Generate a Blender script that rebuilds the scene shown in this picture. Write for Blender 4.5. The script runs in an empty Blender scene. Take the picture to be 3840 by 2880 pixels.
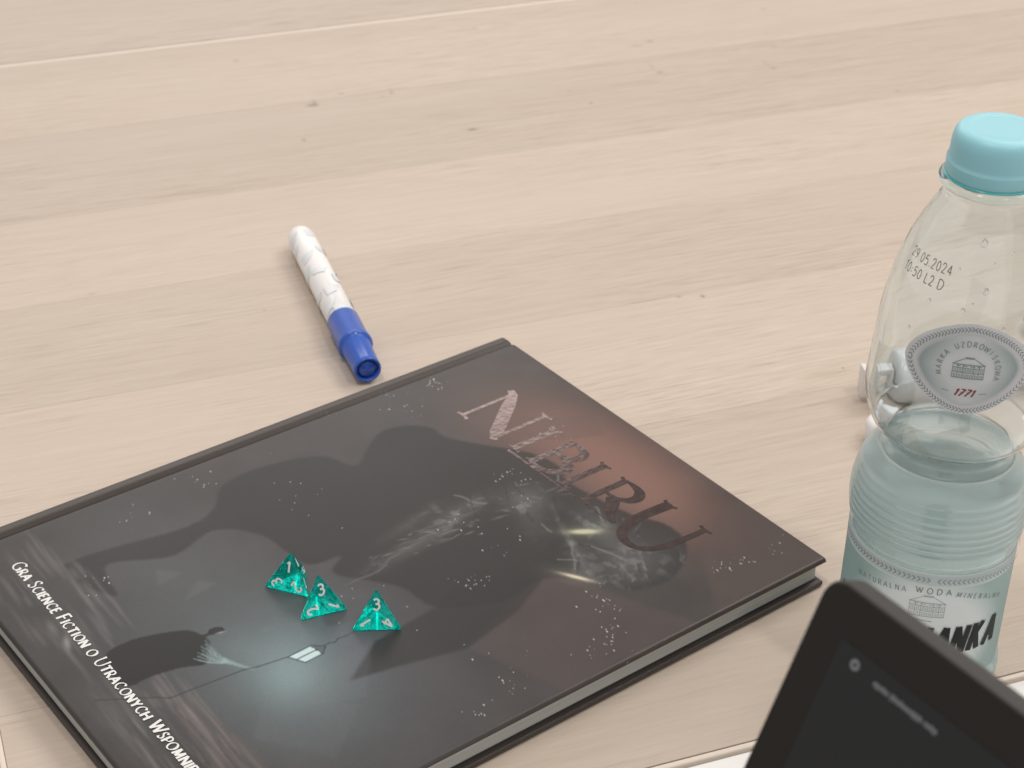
import bpy, bmesh, math, random
import numpy as np
from mathutils import Vector, Matrix
random.seed(7); RNG = np.random.default_rng(11)
S = bpy.context.scene; C = S.collection
D = bpy.data
# ------------------------------------------------------------------ camera
HC = 0.4678                                     # camera height above the table top
PITCH, ROLL = 0.562448, -0.018402
c, s = math.cos(PITCH), math.sin(PITCH); cr, sr = math.cos(ROLL), math.sin(ROLL)
RT = Vector((cr, -sr*s, -sr*c)); UPV = Vector((sr, cr*s, cr*c)); FW = Vector((0, c, -s))
cam = D.cameras.new('camera'); cam_o = D.objects.new('camera', cam); C.objects.link(cam_o)
cam_o.matrix_world = Matrix(((RT.x, UPV.x, -FW.x, 0), (RT.y, UPV.y, -FW.y, 0), (RT.z, UPV.z, -FW.z, HC), (0, 0, 0, 1)))
cam.sensor_width = 36; cam.lens = 64.456; cam.clip_start = 0.02; cam.clip_end = 50
cam.dof.use_dof = True; cam.dof.focus_distance = 0.675; cam.dof.aperture_fstop = 24
S.camera = cam_o
# ------------------------------------------------------------------ light
S.view_settings.view_transform = 'Standard'; S.view_settings.look = 'None'
S.view_settings.exposure = 0.0; S.view_settings.gamma = 1.0
w = D.worlds.new('World'); S.world = w; w.use_nodes = True
bg = w.node_tree.nodes['Background']
bg.inputs[0].default_value = (1.0, 0.965, 0.925, 1); bg.inputs[1].default_value = 0.55

def area(name, loc, target, sx, sy, power, col):
    l = D.lights.new(name, 'AREA'); l.shape = 'RECTANGLE'; l.size = sx; l.size_y = sy
    l.energy = power; l.color = col
    o = D.objects.new(name, l); C.objects.link(o); o.location = loc
    o.rotation_euler = (Vector(target)-Vector(loc)).to_track_quat('-Z', 'Y').to_euler()
    return o
area('ceiling_panel_light', (1.15, 1.45, 1.85), (0.25, 0.85, 0), 1.9, 0.8, 23, (1.0, 0.94, 0.885))
area('foil_reflection_panel', (-0.90, 3.6, 1.75), (0.0, 0.7, 0), 2.2, 0.70, 17, (1.0, 0.96, 0.94))  # added unseen panel, reflected by the first title letters and the cover
area('ceiling_downlight', (-0.35, 0.25, 1.9), (0.0, 0.75, 0), .14, .14, 9, (1.0, 0.96, 0.92))
area('ceiling_downlight', (0.70, -0.10, 1.9), (0.1, 0.7, 0), .12, .12, 7, (1.0, 0.96, 0.92))
S.cycles.use_denoising = True
S.cycles.max_bounces = 16; S.cycles.transmission_bounces = 14; S.cycles.transparent_max_bounces = 24
S.cycles.glossy_bounces = 8; S.cycles.diffuse_bounces = 4
S.cycles.blur_glossy = 0.3; S.cycles.sample_clamp_indirect = 14

# ------------------------------------------------------------------ helpers
def nodes(name):
    m = D.materials.new(name); m.use_nodes = True
    nt = m.node_tree; b = nt.nodes['Principled BSDF']
    return m, nt, b
def simple(name, col, rough=0.5, metal=0.0, **kw):
    m, nt, b = nodes(name)
    b.inputs['Base Color'].default_value = (*col, 1); b.inputs['Roughness'].default_value = rough
    b.inputs['Metallic'].default_value = metal
    for k, v in kw.items():
        b.inputs[k.replace('_', ' ')].default_value = v
    # fine surface variation so nothing reads perfectly flat
    tc = nt.nodes.new('ShaderNodeTexCoord'); n = nt.nodes.new('ShaderNodeTexNoise')
    n.inputs['Scale'].default_value = 180; n.inputs['Detail'].default_value = 3
    nt.links.new(tc.outputs['Object'], n.inputs['Vector'])
    mr = nt.nodes.new('ShaderNodeMapRange'); mr.inputs['To Min'].default_value = max(0.02, rough-0.06); mr.inputs['To Max'].default_value = rough+0.08
    nt.links.new(n.outputs['Fac'], mr.inputs['Value']); nt.links.new(mr.outputs['Result'], b.inputs['Roughness'])
    return m
def link(o, parent=None):
    C.objects.link(o)
    if parent: o.parent = parent
    return o
def mesh_obj(name, verts, faces, mat, parent=None, smooth=False):
    me = D.meshes.new(name); me.from_pydata([tuple(v) for v in verts], [], faces); me.update()
    if mat: me.materials.append(mat)
    if smooth: me.polygons.foreach_set('use_smooth', [True]*len(me.polygons))
    return link(D.objects.new(name, me), parent)
def bm_obj(name, bm, mat, parent=None, smooth=False):
    me = D.meshes.new(name); bm.to_mesh(me); bm.free()
    if mat: me.materials.append(mat)
    if smooth: me.polygons.foreach_set('use_smooth', [True]*len(me.polygons))
    return link(D.objects.new(name, me), parent)
def empty(name, loc=(0, 0, 0), rot=(0, 0, 0)):
    o = D.objects.new(name, None); C.objects.link(o); o.location = loc; o.rotation_euler = rot
    o.empty_display_size = 0.01
    return o
def tag(o, label, cat, group=None):
    o['label'] = label; o['category'] = cat
    if group: o['group'] = group
    return o
def box_bm(x0, x1, y0, y1, z0, z1, bev=0.0, seg=2):
    bm = bmesh.new(); bmesh.ops.create_cube(bm, size=1)
    for v in bm.verts:
        v.co = Vector(((x0+x1)/2+v.co.x*(x1-x0), (y0+y1)/2+v.co.y*(y1-y0), (z0+z1)/2+v.co.z*(z1-z0)))
    if bev: bmesh.ops.bevel(bm, geom=bm.edges[:], offset=bev, segments=seg, affect='EDGES', profile=0.5)
    return bm
def rounded_slab(x0, x1, y0, y1, z0, z1, rad, bev, n=8):
    """slab in xy with rounded corners and softened rims"""
    pts = []
    for cx, cy, a0 in ((x1-rad, y1-rad, 0), (x0+rad, y1-rad, 90), (x0+rad, y0+rad, 180), (x1-rad, y0+rad, 270)):
        for i in range(n+1):
            a = math.radians(a0+90*i/n); pts.append((cx, cy, math.cos(a), math.sin(a)))
    rings = []
    steps = [(bev, z0), (bev*0.3, z0+bev*0.3), (0, z0+bev), (0, z1-bev), (bev*0.3, z1-bev*0.3), (bev, z1)]
    verts = []; faces = []
    for ins, z in steps:
        for cx, cy, ca, sa in pts: verts.append((cx+ca*(rad-ins), cy+sa*(rad-ins), z))
    m = len(pts)
    for k in range(len(steps)-1):
        for i in range(m):
            j = (i+1) % m
            faces.append((k*m+i, k*m+j, (k+1)*m+j, (k+1)*m+i))
    faces.append(tuple(range(m))[::-1]); faces.append(tuple((len(steps)-1)*m+i for i in range(m)))
    return verts, faces
def lathe(profile, seg=96, close=False, axis='z'):
    verts = []; faces = []
    n = len(profile)
    for r, z in profile:
        for i in range(seg):
            a = 2*math.pi*i/seg
            verts.append((r*math.cos(a), r*math.sin(a), z))
    for k in range(n-1):
        for i in range(seg):
            j = (i+1) % seg
            faces.append((k*seg+i, k*seg+j, (k+1)*seg+j, (k+1)*seg+i))
    if close:
        if profile[0][0] > 1e-6: faces.append(tuple(range(seg))[::-1])
        if profile[-1][0] > 1e-6: faces.append(tuple((n-1)*seg+i for i in range(seg)))
    return verts, faces
def smooth_profile(pts, step=0.0008):
    """Catmull-Rom through (r,z) points"""
    P = [Vector(p) for p in pts]; P = [2*P[0]-P[1]]+P+[2*P[-1]-P[-2]]
    out = []
    for i in range(1, len(P)-2):
        n = max(1, int((P[i+1]-P[i]).length/step))
        for k in range(n):
            t = k/n; a, b, cc, d = P[i-1], P[i], P[i+1], P[i+2]
            out.append(tuple(0.5*((2*b)+(cc-a)*t+(2*a-5*b+4*cc-d)*t*t+(3*b-a-3*cc+d)*t**3)))
    out.append(tuple(P[-2])); return out

# ---- a small stroke alphabet, drawn with a broad nib
G = {
 'A': (.80, ['l 0 0 .4 1', 'l .4 1 .8 0', 'l .15 .36 .64 .36']),
 'B': (.60, ['l .05 0 .05 1', 'c .05 1 .35 1 .52 .88 .5 .64 .3 .53 .05 .53', 'c .05 .53 .4 .52 .6 .36 .58 .12 .35 0 .05 0']),
 'C': (.76, ['c .72 .84 .5 1 .2 .88 .04 .5 .18 .14 .5 0 .75 .16']),
 'D': (.76, ['l .05 0 .05 1', 'c .05 1 .4 .99 .7 .8 .75 .45 .55 .1 .3 0 .05 0']),
 'E': (.52, ['l .05 0 .05 1', 'l .05 .98 .5 .98', 'l .05 .53 .42 .53', 'l .05 .02 .52 .02']),
 'F': (.50, ['l .05 0 .05 1', 'l .05 .98 .5 .98', 'l .05 .52 .42 .52']),
 'G': (.84, ['c .76 .86 .52 1 .2 .88 .04 .5 .18 .14 .5 0 .78 .1', 'l .77 .02 .77 .42', 'l .6 .42 .84 .42']),
 'H': (.78, ['l .06 0 .06 1', 'l .72 0 .72 1', 'l .06 .53 .72 .53']),
 'I': (.14, ['l .07 0 .07 1']),
 'J': (.4, ['l .3 1 .3 .2', 'c .3 .2 .22 0 .02 .05']),
 'K': (.66, ['l .05 0 .05 1', 'l .6 1 .08 .46', 'l .24 .6 .66 0']),
 'L': (.50, ['l .05 0 .05 1', 'l .05 .02 .5 .02']),
 'M': (.98, ['l .1 0 .16 1', 'l .16 1 .49 .1', 'l .49 .1 .84 1', 'l .84 1 .9 0']),
 'N': (.80, ['l .06 0 .06 1', 'l .06 1 .74 0', 'l .74 0 .74 1']),
 'O': (.86, ['o .43 .5 .41 .5']),
 'P': (.56, ['l .05 0 .05 1', 'c .05 1 .36 1 .54 .86 .52 .56 .32 .44 .05 .45']),
 'R': (.66, ['l .05 0 .05 1', 'c .05 1 .36 1 .52 .86 .5 .6 .32 .5 .05 .5', 'l .28 .5 .66 0']),
 'S': (.52, ['c .46 .88 .28 1 .08 .86 .1 .64 .42 .42 .46 .16 .26 0 .02 .12']),
 'T': (.70, ['l .35 0 .35 1', 'l 0 .98 .7 .98']),
 'U': (.74, ['c .06 1 .06 .6 .08 .25 .22 .03 .37 0 .52 .03 .66 .25 .68 .6 .68 1']),
 'W': (1.1, ['l 0 1 .3 0', 'l .3 0 .55 .9', 'l .55 .9 .8 0', 'l .8 0 1.1 1']),
 'Y': (.70, ['l 0 1 .35 .5', 'l .7 1 .35 .5', 'l .35 .5 .35 0']),
 'Z': (.64, ['l .02 .98 .6 .98', 'l .6 .98 .02 .02', 'l .02 .02 .62 .02']),
 '0': (.60, ['o .3 .5 .26 .48']), '1': (.36, ['l .05 .75 .24 1', 'l .24 1 .24 0']),
 '2': (.58, ['c .04 .78 .14 .98 .42 .98 .52 .75 .4 .48 .04 .03', 'l .04 .02 .56 .02']),
 '3': (.56, ['c .06 .9 .3 1 .5 .84 .44 .6 .22 .54', 'c .22 .54 .48 .5 .54 .24 .32 0 .04 .1']),
 '4': (.62, ['l .46 0 .46 1', 'l .46 1 .03 .3', 'l .03 .3 .62 .3']),
 '5': (.58, ['l .5 .98 .1 .98', 'l .1 .98 .08 .56', 'c .08 .56 .3 .64 .52 .5 .52 .16 .3 0 .05 .08']),
 '7': (.54, ['l .02 .98 .54 .98', 'l .54 .98 .18 0', 'l .16 .48 .48 .52']),
 '9': (.58, ['o .3 .7 .24 .27', 'c .54 .7 .5 .3 .2 0']),
 '.': (.16, ['l .08 0 .08 .08']), ':': (.16, ['l .08 .2 .08 .3', 'l .08 .6 .08 .7']), '-': (.5, ['l .05 .45 .45 .45']),
}
def stroke_paths(ch):
    out = []
    for st in G[ch][1]:
        k, *v = st.split(); v = [float(q) for q in v]
        if k == 'o':
            out.append([(v[0]+v[2]*math.cos(a), v[1]+v[3]*math.sin(a)) for a in np.linspace(0.4, 2*math.pi+0.4, 27)])
        else:
            p = list(zip(v[0::2], v[1::2]))
            if k == 'c': p = smooth_profile(p, 0.06)
            out.append(p)
    return out
class Ink:
    """flat strokes collected into one printed mesh, laid on a surface by fn(s, t, lift)"""
    def __init__(self): self.v = []; self.f = []; self.k = 0; self.gain = 1.0
    def strip(self, path, w0, w1, flare=0.0, fn=None, taper=None, maxseg=None):
        P = [np.array(p, float) for p in path]
        if maxseg:
            q = [P[0]]
            for a, b in zip(P[:-1], P[1:]):
                n = max(1, int(np.linalg.norm(b-a)/maxseg)+1)
                for i in range(1, n+1): q.append(a+(b-a)*i/n)
            P = q
        n = len(P); base = len(self.v); self.k += 1
        for i, p in enumerate(P):
            t = P[min(i+1, n-1)]-P[max(i-1, 0)]; t = t/(np.linalg.norm(t)+1e-9)
            nrm = np.array([-t[1], t[0]])
            # broad nib: heavy on down-right and vertical strokes, light on up-right and level ones
            a = abs(nrm[0]*math.cos(.45)+nrm[1]*math.sin(.45))
            hw = (w1+(w0-w1)*a)/2*self.gain
            e = min(i, n-1-i)/max(1, n-1)*2
            if flare: hw *= 1+flare*max(0, 1-e*2.2)**2
            if taper: hw *= taper(i/max(1, n-1))
            for sgn in (1, -1):
                self.v.append(fn(*(p+nrm*hw*sgn), self.k*0.000004))
        for i in range(n-1):
            b = base+2*i; self.f.append((b, b+1, b+3, b+2))
    def poly(self, pts, fn):
        self.k += 1; b = len(self.v)
        cx = sum(p[0] for p in pts)/len(pts); cy = sum(p[1] for p in pts)/len(pts)
        self.v.append(fn(cx, cy, self.k*0.000004))
        for p in pts: self.v.append(fn(p[0], p[1], self.k*0.000004))
        n = len(pts)
        for i in range(n): self.f.append((b, b+1+i, b+1+(i+1) % n))
    def text(self, txt, x, y, size, w0, w1, fn, track=.16, sx=1.0, shear=0.0, flare=0.0, small=.78, arc=None, maxseg=None):
        for ch in txt:
            if ch == ' ': x += size*.42*sx; continue
            sz = size*small if ch.islower() else size
            adv = G[ch.upper()][0]*sz*sx
            for p in stroke_paths(ch.upper()):
                q = [(x+(a*sx+b*shear)*sz, y+b*sz) for a, b in p]
                if arc: q = [arc(*r) for r in q]
                self.strip(q, w0*size, w1*size, flare, fn, maxseg=maxseg)
            x += adv+track*size
        return x
    def width(self, txt, size, track, sx, small=.78):
        return sum((size*.42*sx) if ch == ' ' else G[ch.upper()][0]*(size*small if ch.islower() else size)*sx+track*size for ch in txt)-track*size
    def build(self, name, mat, parent):
        return mesh_obj(name, self.v, self.f, mat, parent)

# ------------------------------------------------------------------ numpy value noise for the printed cover
def vnoise(X, Y, sx, sy, seed, octs=4):
    out = 0; amp = 1; tot = 0
    for o in range(octs):
        r = np.random.default_rng(seed+o*17)
        g = r.random((64, 64)); x = X/sx*2**o; y = Y/sy*2**o
        xi = np.floor(x).astype(int); yi = np.floor(y).astype(int); fx = x-xi; fy = y-yi
        fx = fx*fx*(3-2*fx); fy = fy*fy*(3-2*fy)
        a = g[yi % 64, xi % 64]; b = g[yi % 64, (xi+1) % 64]; cc = g[(yi+1) % 64, xi % 64]; d = g[(yi+1) % 64, (xi+1) % 64]
        out = out+amp*((a*(1-fx)+b*fx)*(1-fy)+(cc*(1-fx)+d*fx)*fy); tot += amp; amp *= .5
    return out/tot
def inpoly(X, Y, P):
    ins = np.zeros(X.shape, bool); n = len(P)
    for i in range(n):
        x1, y1 = P[i]; x2, y2 = P[(i+1) % n]
        if y1 == y2: continue
        cnd = ((y1 > Y) != (y2 > Y)) & (X < (x2-x1)*(Y-y1)/(y2-y1)+x1); ins ^= cnd
    return ins.astype(float)
def blur(A, n):
    for _ in range(n):
        A = (A+np.roll(A, 1, 0)+np.roll(A, -1, 0)+np.roll(A, 1, 1)+np.roll(A, -1, 1))/5
    return A

# ================================================================== TABLES
GA = math.radians(20.9)
def wood_material(name):
    m, nt, b = nodes(name); N = nt.nodes; Lk = nt.links
    tc = N.new('ShaderNodeTexCoord'); oi = N.new('ShaderNodeObjectInfo')
    sep = N.new('ShaderNodeSeparateXYZ'); Lk.new(tc.outputs['Object'], sep.inputs[0])
    sc = N.new('ShaderNodeSeparateColor'); Lk.new(oi.outputs['Color'], sc.inputs[0])
    def math_(op, a, b_=None, clamp=False):
        n = N.new('ShaderNodeMath'); n.operation = op; n.use_clamp = clamp
        for i, q in enumerate((a, b_)):
            if q is None: continue
            if isinstance(q, (int, float)): n.inputs[i].default_value = q
            else: Lk.new(q, n.inputs[i])
        return n.outputs[0]
    def comb(x, y, z):
        n = N.new('ShaderNodeCombineXYZ')
        for i, q in enumerate((x, y, z)):
            if isinstance(q, (int, float)): n.inputs[i].default_value = q
            else: Lk.new(q, n.inputs[i])
        return n.outputs[0]
    def noise(vec, scale=1, detail=3, rough=.55):
        n = N.new('ShaderNodeTexNoise'); n.inputs['Scale'].default_value = scale; n.inputs['Detail'].default_value = detail; n.inputs['Roughness'].default_value = rough
        Lk.new(vec, n.inputs['Vector']); return n.outputs['Fac']
    T = sep.outputs['X']; Nn = sep.outputs['Y']; off = math_('MULTIPLY', sc.outputs['Green'], 37.0)
    warp = noise(comb(math_('MULTIPLY', T, 2.2), math_('MULTIPLY', Nn, 9), off), 1, 2)
    Nw = math_('ADD', Nn, math_('MULTIPLY', math_('SUBTRACT', warp, .5), .018))
    g1 = noise(comb(math_('MULTIPLY', T, 30), math_('MULTIPLY', Nw, 560), off), 1, 4, .68)
    g2 = noise(comb(math_('MULTIPLY', T, 11), math_('MULTIPLY', Nw, 240), off), 1, 4, .62)
    g3 = noise(comb(math_('MULTIPLY', T, 2.2), math_('MULTIPLY', Nw, 24), off), 1, 3, .5)
    pores = noise(comb(math_('MULTIPLY', T, 42), math_('MULTIPLY', Nw, 1500), off), 1, 2, .5)
    pm = N.new('ShaderNodeMapRange'); pm.inputs['From Min'].default_value = .60; pm.inputs['From Max'].default_value = .72
    Lk.new(pores, pm.inputs['Value'])
    mod = noise(comb(math_('MULTIPLY', T, 4), math_('MULTIPLY', Nw, 14), off), 1, 2, .5)
    mm = N.new('ShaderNodeMapRange'); mm.inputs['From Min'].default_value = .38; mm.inputs['From Max'].default_value = .66; Lk.new(mod, mm.inputs['Value'])
    # strength: mostly quiet, with patches of pronounced grain
    v = math_('ADD', math_('MULTIPLY', math_('SUBTRACT', g1, .5), math_('ADD', .52, math_('MULTIPLY', mm.outputs[0], .85))), 0)
    v = math_('ADD', v, math_('MULTIPLY', math_('SUBTRACT', g2, .5), .42))
    v = math_('ADD', v, math_('MULTIPLY', math_('SUBTRACT', g3, .5), .36))
    v = math_('SUBTRACT', v, math_('MULTIPLY', math_('MULTIPLY', pm.outputs[0], .36), math_('ADD', .25, mm.outputs[0])))
    fac = math_('ADD', math_('MULTIPLY', v, .62), .5, True)
    ramp = N.new('ShaderNodeValToRGB'); Lk.new(fac, ramp.inputs['Fac'])
    e = ramp.color_ramp.elements; e[0].position = .12; e[0].color = (.345, .270, .208, 1); e[1].position = .80; e[1].color = (.615, .525, .452, 1)
    x = e.new(.45); x.color = (.510, .424, .351, 1)
    col = ramp.outputs[0]
    bri = N.new('ShaderNodeVectorMath'); bri.operation = 'SCALE'; Lk.new(col, bri.inputs[0]); Lk.new(math_('MULTIPLY', sc.outputs['Red'], 1.0), bri.inputs['Scale'])
    col = bri.outputs[0]
    # small knots, pin marks and flecks that sit in this veneer: (t, n, length mm, height mm, strength)
    marks = [(.2315,1.1278,2.2,1.6,.5),(.2600,1.0418,4.6,2.4,.75),(.2625,1.0445,1.6,5,.45),(.2822,1.0535,2.2,1.4,.55),(.3130,1.0445,2,1.2,.6),(.3140,1.0500,1.0,4,.3),(.3056,1.0407,2.6,1,.4),
             (.2418,.9931,1.6,2.2,.6),(.3435,.9756,4.2,1.7,1.0),(.4001,1.1333,2.4,1.3,.5),(.275,1.1842,15,1,.55),(.150,1.1671,9,.9,.45),(.325,1.1799,15,.8,.4),
             (.4278,.9893,1.5,1.2,.8),(.4905,1.0222,2.6,1.4,.7),(.4890,1.0330,1.5,5,.25),(.5650,1.0048,2.6,1.6,.6),(.5640,1.015,1.2,6,.25),(.4219,1.0121,1.6,1.2,.4),
             (.3763,.7448,1.8,.9,.65),(.3882,.7413,1.5,1.3,.9),(.5829,1.0393,2.2,1.6,.4),(.506,1.0735,3.2,2,.5),(.495,1.0697,6,2,.25),(.5886,1.0619,2,1.2,.4),
             (.6243,.9458,1.6,1.6,.4),(.6081,1.1045,3,2,.3),(.4226,.6546,.9,.9,.7),(.462,.548,3,1.2,.4),(.475,.543,2,1.2,.35),(.09,.845,2.4,1.2,.3),(.17,.80,1.2,1,.35)]
    tot = None
    for (t0, n0, wl, wh, st) in marks:
        a = math_('MULTIPLY', math_('SUBTRACT', T, t0), 1000/wl*1.3); b2 = math_('MULTIPLY', math_('SUBTRACT', Nn, n0), 1000/wh*1.1)
        r2 = math_('ADD', math_('MULTIPLY', a, a), math_('MULTIPLY', b2, b2))
        gg = math_('MULTIPLY', math_('POWER', 2.718, math_('MULTIPLY', r2, -1.0)), st)
        tot = gg if tot is None else math_('ADD', tot, gg)
    tot = math_('MINIMUM', math_('MULTIPLY', math_('MULTIPLY', tot, .85), math_('ADD', .55, math_('MULTIPLY', g1, .9))), .85)
    mx = N.new('ShaderNodeMix'); mx.data_type = 'RGBA'; Lk.new(tot, mx.inputs['Factor']); Lk.new(col, mx.inputs['A']); mx.inputs['B'].default_value = (.19, .135, .10, 1)
    Lk.new(mx.outputs['Result'], b.inputs['Base Color'])
    rg = N.new('ShaderNodeMapRange'); rg.inputs['To Min'].default_value = .42; rg.inputs['To Max'].default_value = .60; Lk.new(g2, rg.inputs['Value']); Lk.new(rg.outputs[0], b.inputs['Roughness'])
    bp = N.new('ShaderNodeBump'); bp.inputs['Strength'].default_value = .16; bp.inputs['Distance'].default_value = .0003
    Lk.new(math_('SUBTRACT', g1, math_('MULTIPLY', pm.outputs[0], .5)), bp.inputs['Height']); Lk.new(bp.outputs[0], b.inputs['Normal'])
    b.inputs['Specular IOR Level'].default_value = .35
    return m
M_wood = wood_material('pale_oak_veneer')
M_band = simple('pale_edge_band', (.72, .63, .545), .38)
M_white = simple('white_laminate', (.82, .80, .775), .4)
M_under = simple('board_core', (.42, .33, .25), .7)
M_steel = simple('grey_steel', (.35, .34, .33), .35, .8)

def board_mesh(t0, t1, n0, n1, th=.024):
    bv = .00022
    return box_bm(t0, t1, n0+.00006, n1-.00006, -th, 0, 0)
def make_table(name, label, t0, t1, splits, tones, label_extra=None):
    root = empty(name, (0, 0, 0), (0, 0, GA))
    tag(root, label, 'table')
    for i, (a, b_) in enumerate(zip(splits[:-1], splits[1:])):
        o = bm_obj('board', board_mesh(t0, t1, a, b_), M_wood, root)
        o.color = (tones[i], random.random(), 0, 1)
    # edge banding round the top, softly rounded, a hair below the veneer
    bd = .0026
    for (x0, x1, y0, y1) in ((t0-bd, t0, splits[0]-bd, splits[-1]+bd), (t1, t1+bd, splits[0]-bd, splits[-1]+bd), (t0, t1, splits[0]-bd, splits[0]), (t0, t1, splits[-1], splits[-1]+bd)):
        bm = box_bm(x0, x1, y0, y1, -.0245, -.00015, .0009, 3)
        bm_obj('edge_band', bm, M_band, root, True)
    # legs and frame below the top
    n0, n1 = splits[0], splits[-1]
    for x in (t0+.08, t1-.08):
        for y in (n0+.08, n1-.08):
            bm_obj('leg', box_bm(x-.02, x+.02, y-.02, y+.02, -.739, -.0265, .003), M_steel, root)
    for y in (n0+.08, n1-.08):
        bm_obj('rail', box_bm(t0+.102, t1-.102, y-.012, y+.012, -.066, -.0265, .002), M_steel, root)
    return root
make_table('wooden_table', 'pale wood-grain table that carries the dark book and the marker', .0050, 1.42,
           [.4350, .5385, .6400, .7455, .8420, .9370, 1.0490, 1.1640], [.97, .94, 1.035, .975, 1.045, .97, 1.04])
make_table('wooden_table', 'pale wood-grain table behind the long seam at the top edge', .0050, 1.42,
           [1.1693, 1.2700, 1.3700, 1.4800, 1.5900, 1.70, 1.80, 1.90], [.99, 1.01, 1.0, 1.02, .98, 1.0, .99])
# white table in front
root = empty('white_table', (0, 0, 0), (0, 0, GA)); tag(root, 'white laminate table along the near edge of the wooden one', 'table')
bm_obj('tabletop', box_bm(.02, 1.2, -.30, .4308, -.0245, -.0006, .0008, 2), M_white, root, True)
for x in (.10, 1.12):
    for y in (-.22, .35): bm_obj('leg', box_bm(x-.02, x+.02, y-.02, y+.02, -.739, -.0265, .003), M_steel, root)
fm = simple('grey_brown_floor', (.36, .31, .265), .6)
fl = mesh_obj('floor', [(-6, -6, -.74), (6, -6, -.74), (6, 8, -.74), (-6, 8, -.74)], [(0, 1, 2, 3)], fm); fl['kind'] = 'structure'

# ================================================================== BOOK
BW, BH, BT = .2171, .2855, .0145
book = empty('hardcover_book', (-.004897, .762768, 0), (0, 0, math.radians(-52.0)))
tag(book, 'dark hardcover rulebook lying flat with three green dice on it', 'book')
def sm_poly(p):
    q = smooth_profile([p[-1]]+p+[p[0]], 1.5); return [tuple(v) for v in q[1:]]
def cover_art():
    xs = np.concatenate([[0, .15, .4, .8, 1.3], np.arange(2, 215.2, .5), [215.5, 216.0, 216.5, 216.85, 217.1]])
    ys = np.concatenate([[0, .15, .4, .8, 1.3], np.arange(2, 283.6, .5), [284.0, 284.5, 284.9, 285.2, 285.5]])
    X, Y = np.meshgrid(xs, -ys)
    n1 = vnoise(X+500, Y+500, 60, 60, 1); n2 = vnoise(X+500, Y+500, 14, 14, 5); n3 = vnoise(X+300, Y+700, 4, 4, 9); ns = vnoise(X+300, Y+700, 22, 2.2, 21)
    A = np.zeros(X.shape+(3,))
    base = np.array([.046, .039, .037]); A[:] = base
    A *= (.80+.42*n1+.22*(n2-.5)*2)[..., None]
    def mix(mask, col):
        nonlocal A
        m = np.clip(mask, 0, 1)[..., None]; A = A*(1-m)+np.array(col)*m
    # dusky red sky
    def gauss(x0, y0, sx, sy, rot=0):
        c_, s_ = math.cos(rot), math.sin(rot); dx, dy = X-x0, Y-y0
        a = (c_*dx+s_*dy)/sx; b = (-s_*dx+c_*dy)/sy; return np.exp(-(a*a+b*b))
    mix(.95*gauss(112, -26, 58, 24)+.30*gauss(70, -45, 40, 22), (.190, .100, .078))
    mix(.45*gauss(140, -30, 30, 18), (.235, .128, .10))
    mix(.35*inpoly(X, Y, [(46, -56), (73, -22), (80, -8), (95, -16), (88, -34), (60, -60)])*1.0, (.10, .066, .058))
    mix(.4*blur(inpoly(X, Y, [(165, 0), (217, 0), (217, -60), (186, -40), (172, -20)]), 10), (.09, .062, .055))
    mix(.35*blur(inpoly(X, Y, [(155, -98), (217, -70), (217, -135), (175, -150)]), 12), (.095, .068, .062))
    mix(.30*gauss(20, -60, 30, 60), (.062, .060, .056))
    # cold lantern glow in the mist
    mix(.58*gauss(138, -212, 72, 46, .2), (.105, .125, .135)); mix(.30*gauss(60, -215, 45, 30), (.10, .105, .115))
    mix(.55*gauss(147, -207, 31, 22, -.5)*(.8+.4*n2), (.18, .25, .26)); mix(.30*gauss(158, -205, 40, 26, -.5)*(.7+.6*n2), (.14, .19, .20)); mix(.38*gauss(150, -211, 15, 12, -.4), (.34, .48, .48)); mix(.25*gauss(128, -219, 14, 9, .4), (.18, .25, .25))
    mix(.25*gauss(150, -180, 30, 22), (.10, .085, .115)); mix(.35*gauss(185, -215, 40, 60), (.062, .054, .060))
    # large dark rounded mass looming in the mist (a plain abstract form)
    mass = sm_poly([(40.9,-105),(35,-94.5),(37.2,-82.4),(45.3,-74.4),(54.9,-73.7),(70.1,-63.5),(83.2,-53.2),(93.3,-48.4),(104.8,-47.4),(112.6,-51.2),(131,-48.7),(148.3,-44.4),(160.5,-38),(172.6,-38),(183.5,-46.5),(190.2,-62.3),(186.5,-77.1),(173,-88),(160,-101),(161.5,-116),(160.7,-126.6),(148.5,-145.7),(130,-150),(108,-166),(100,-158),(96,-172),(70,-176),(55,-190),(60,-212),(50,-236),(70,-242),(40,-250),(46,-200),(41.8,-183.3),(29.6,-171.9),(27,-152.2),(34.8,-126.6),(50,-118)])
    mk = blur(inpoly(X, Y, mass), 3)
    mix(.90*mk*(.85+.3*n1), (.021, .019, .0185))
    mass2 = [(160,-101),(170,-122),(176,-150),(169,-177),(165,-196),(152,-176),(149,-146),(140,-125)]
    mix(.75*blur(inpoly(X, Y, mass2), 4), (.022, .019, .019))
    mix(.5*blur(inpoly(X, Y, [(104,-171),(120,-176),(131,-160),(146,-150),(134,-186),(118,-182)]), 2)*.9, (.062, .056, .066))
    # worn rock-like relief on the mass
    rel = np.clip((n3-.52)*6, 0, 1)*np.clip((n2-.35)*2.5, 0, 1)
    for x0, y0, sx, sy, r, k in ((150,-62,16,7,-.2,.7),(172,-66,12,15,.3,.75),(163,-84,16,5,-.6,.6),(113,-74,9,9,0,.8),(126,-80,12,6,-.6,.35),(104,-104,5,18,.15,.5),(112,-130,4,20,.1,.55),(98,-122,3,16,.2,.35),(150,-78,22,1.4,-.35,.6)):
        mix(k*gauss(x0, y0, sx, sy, r)*(.35+.95*rel)*mk, (.20, .198, .195))
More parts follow.
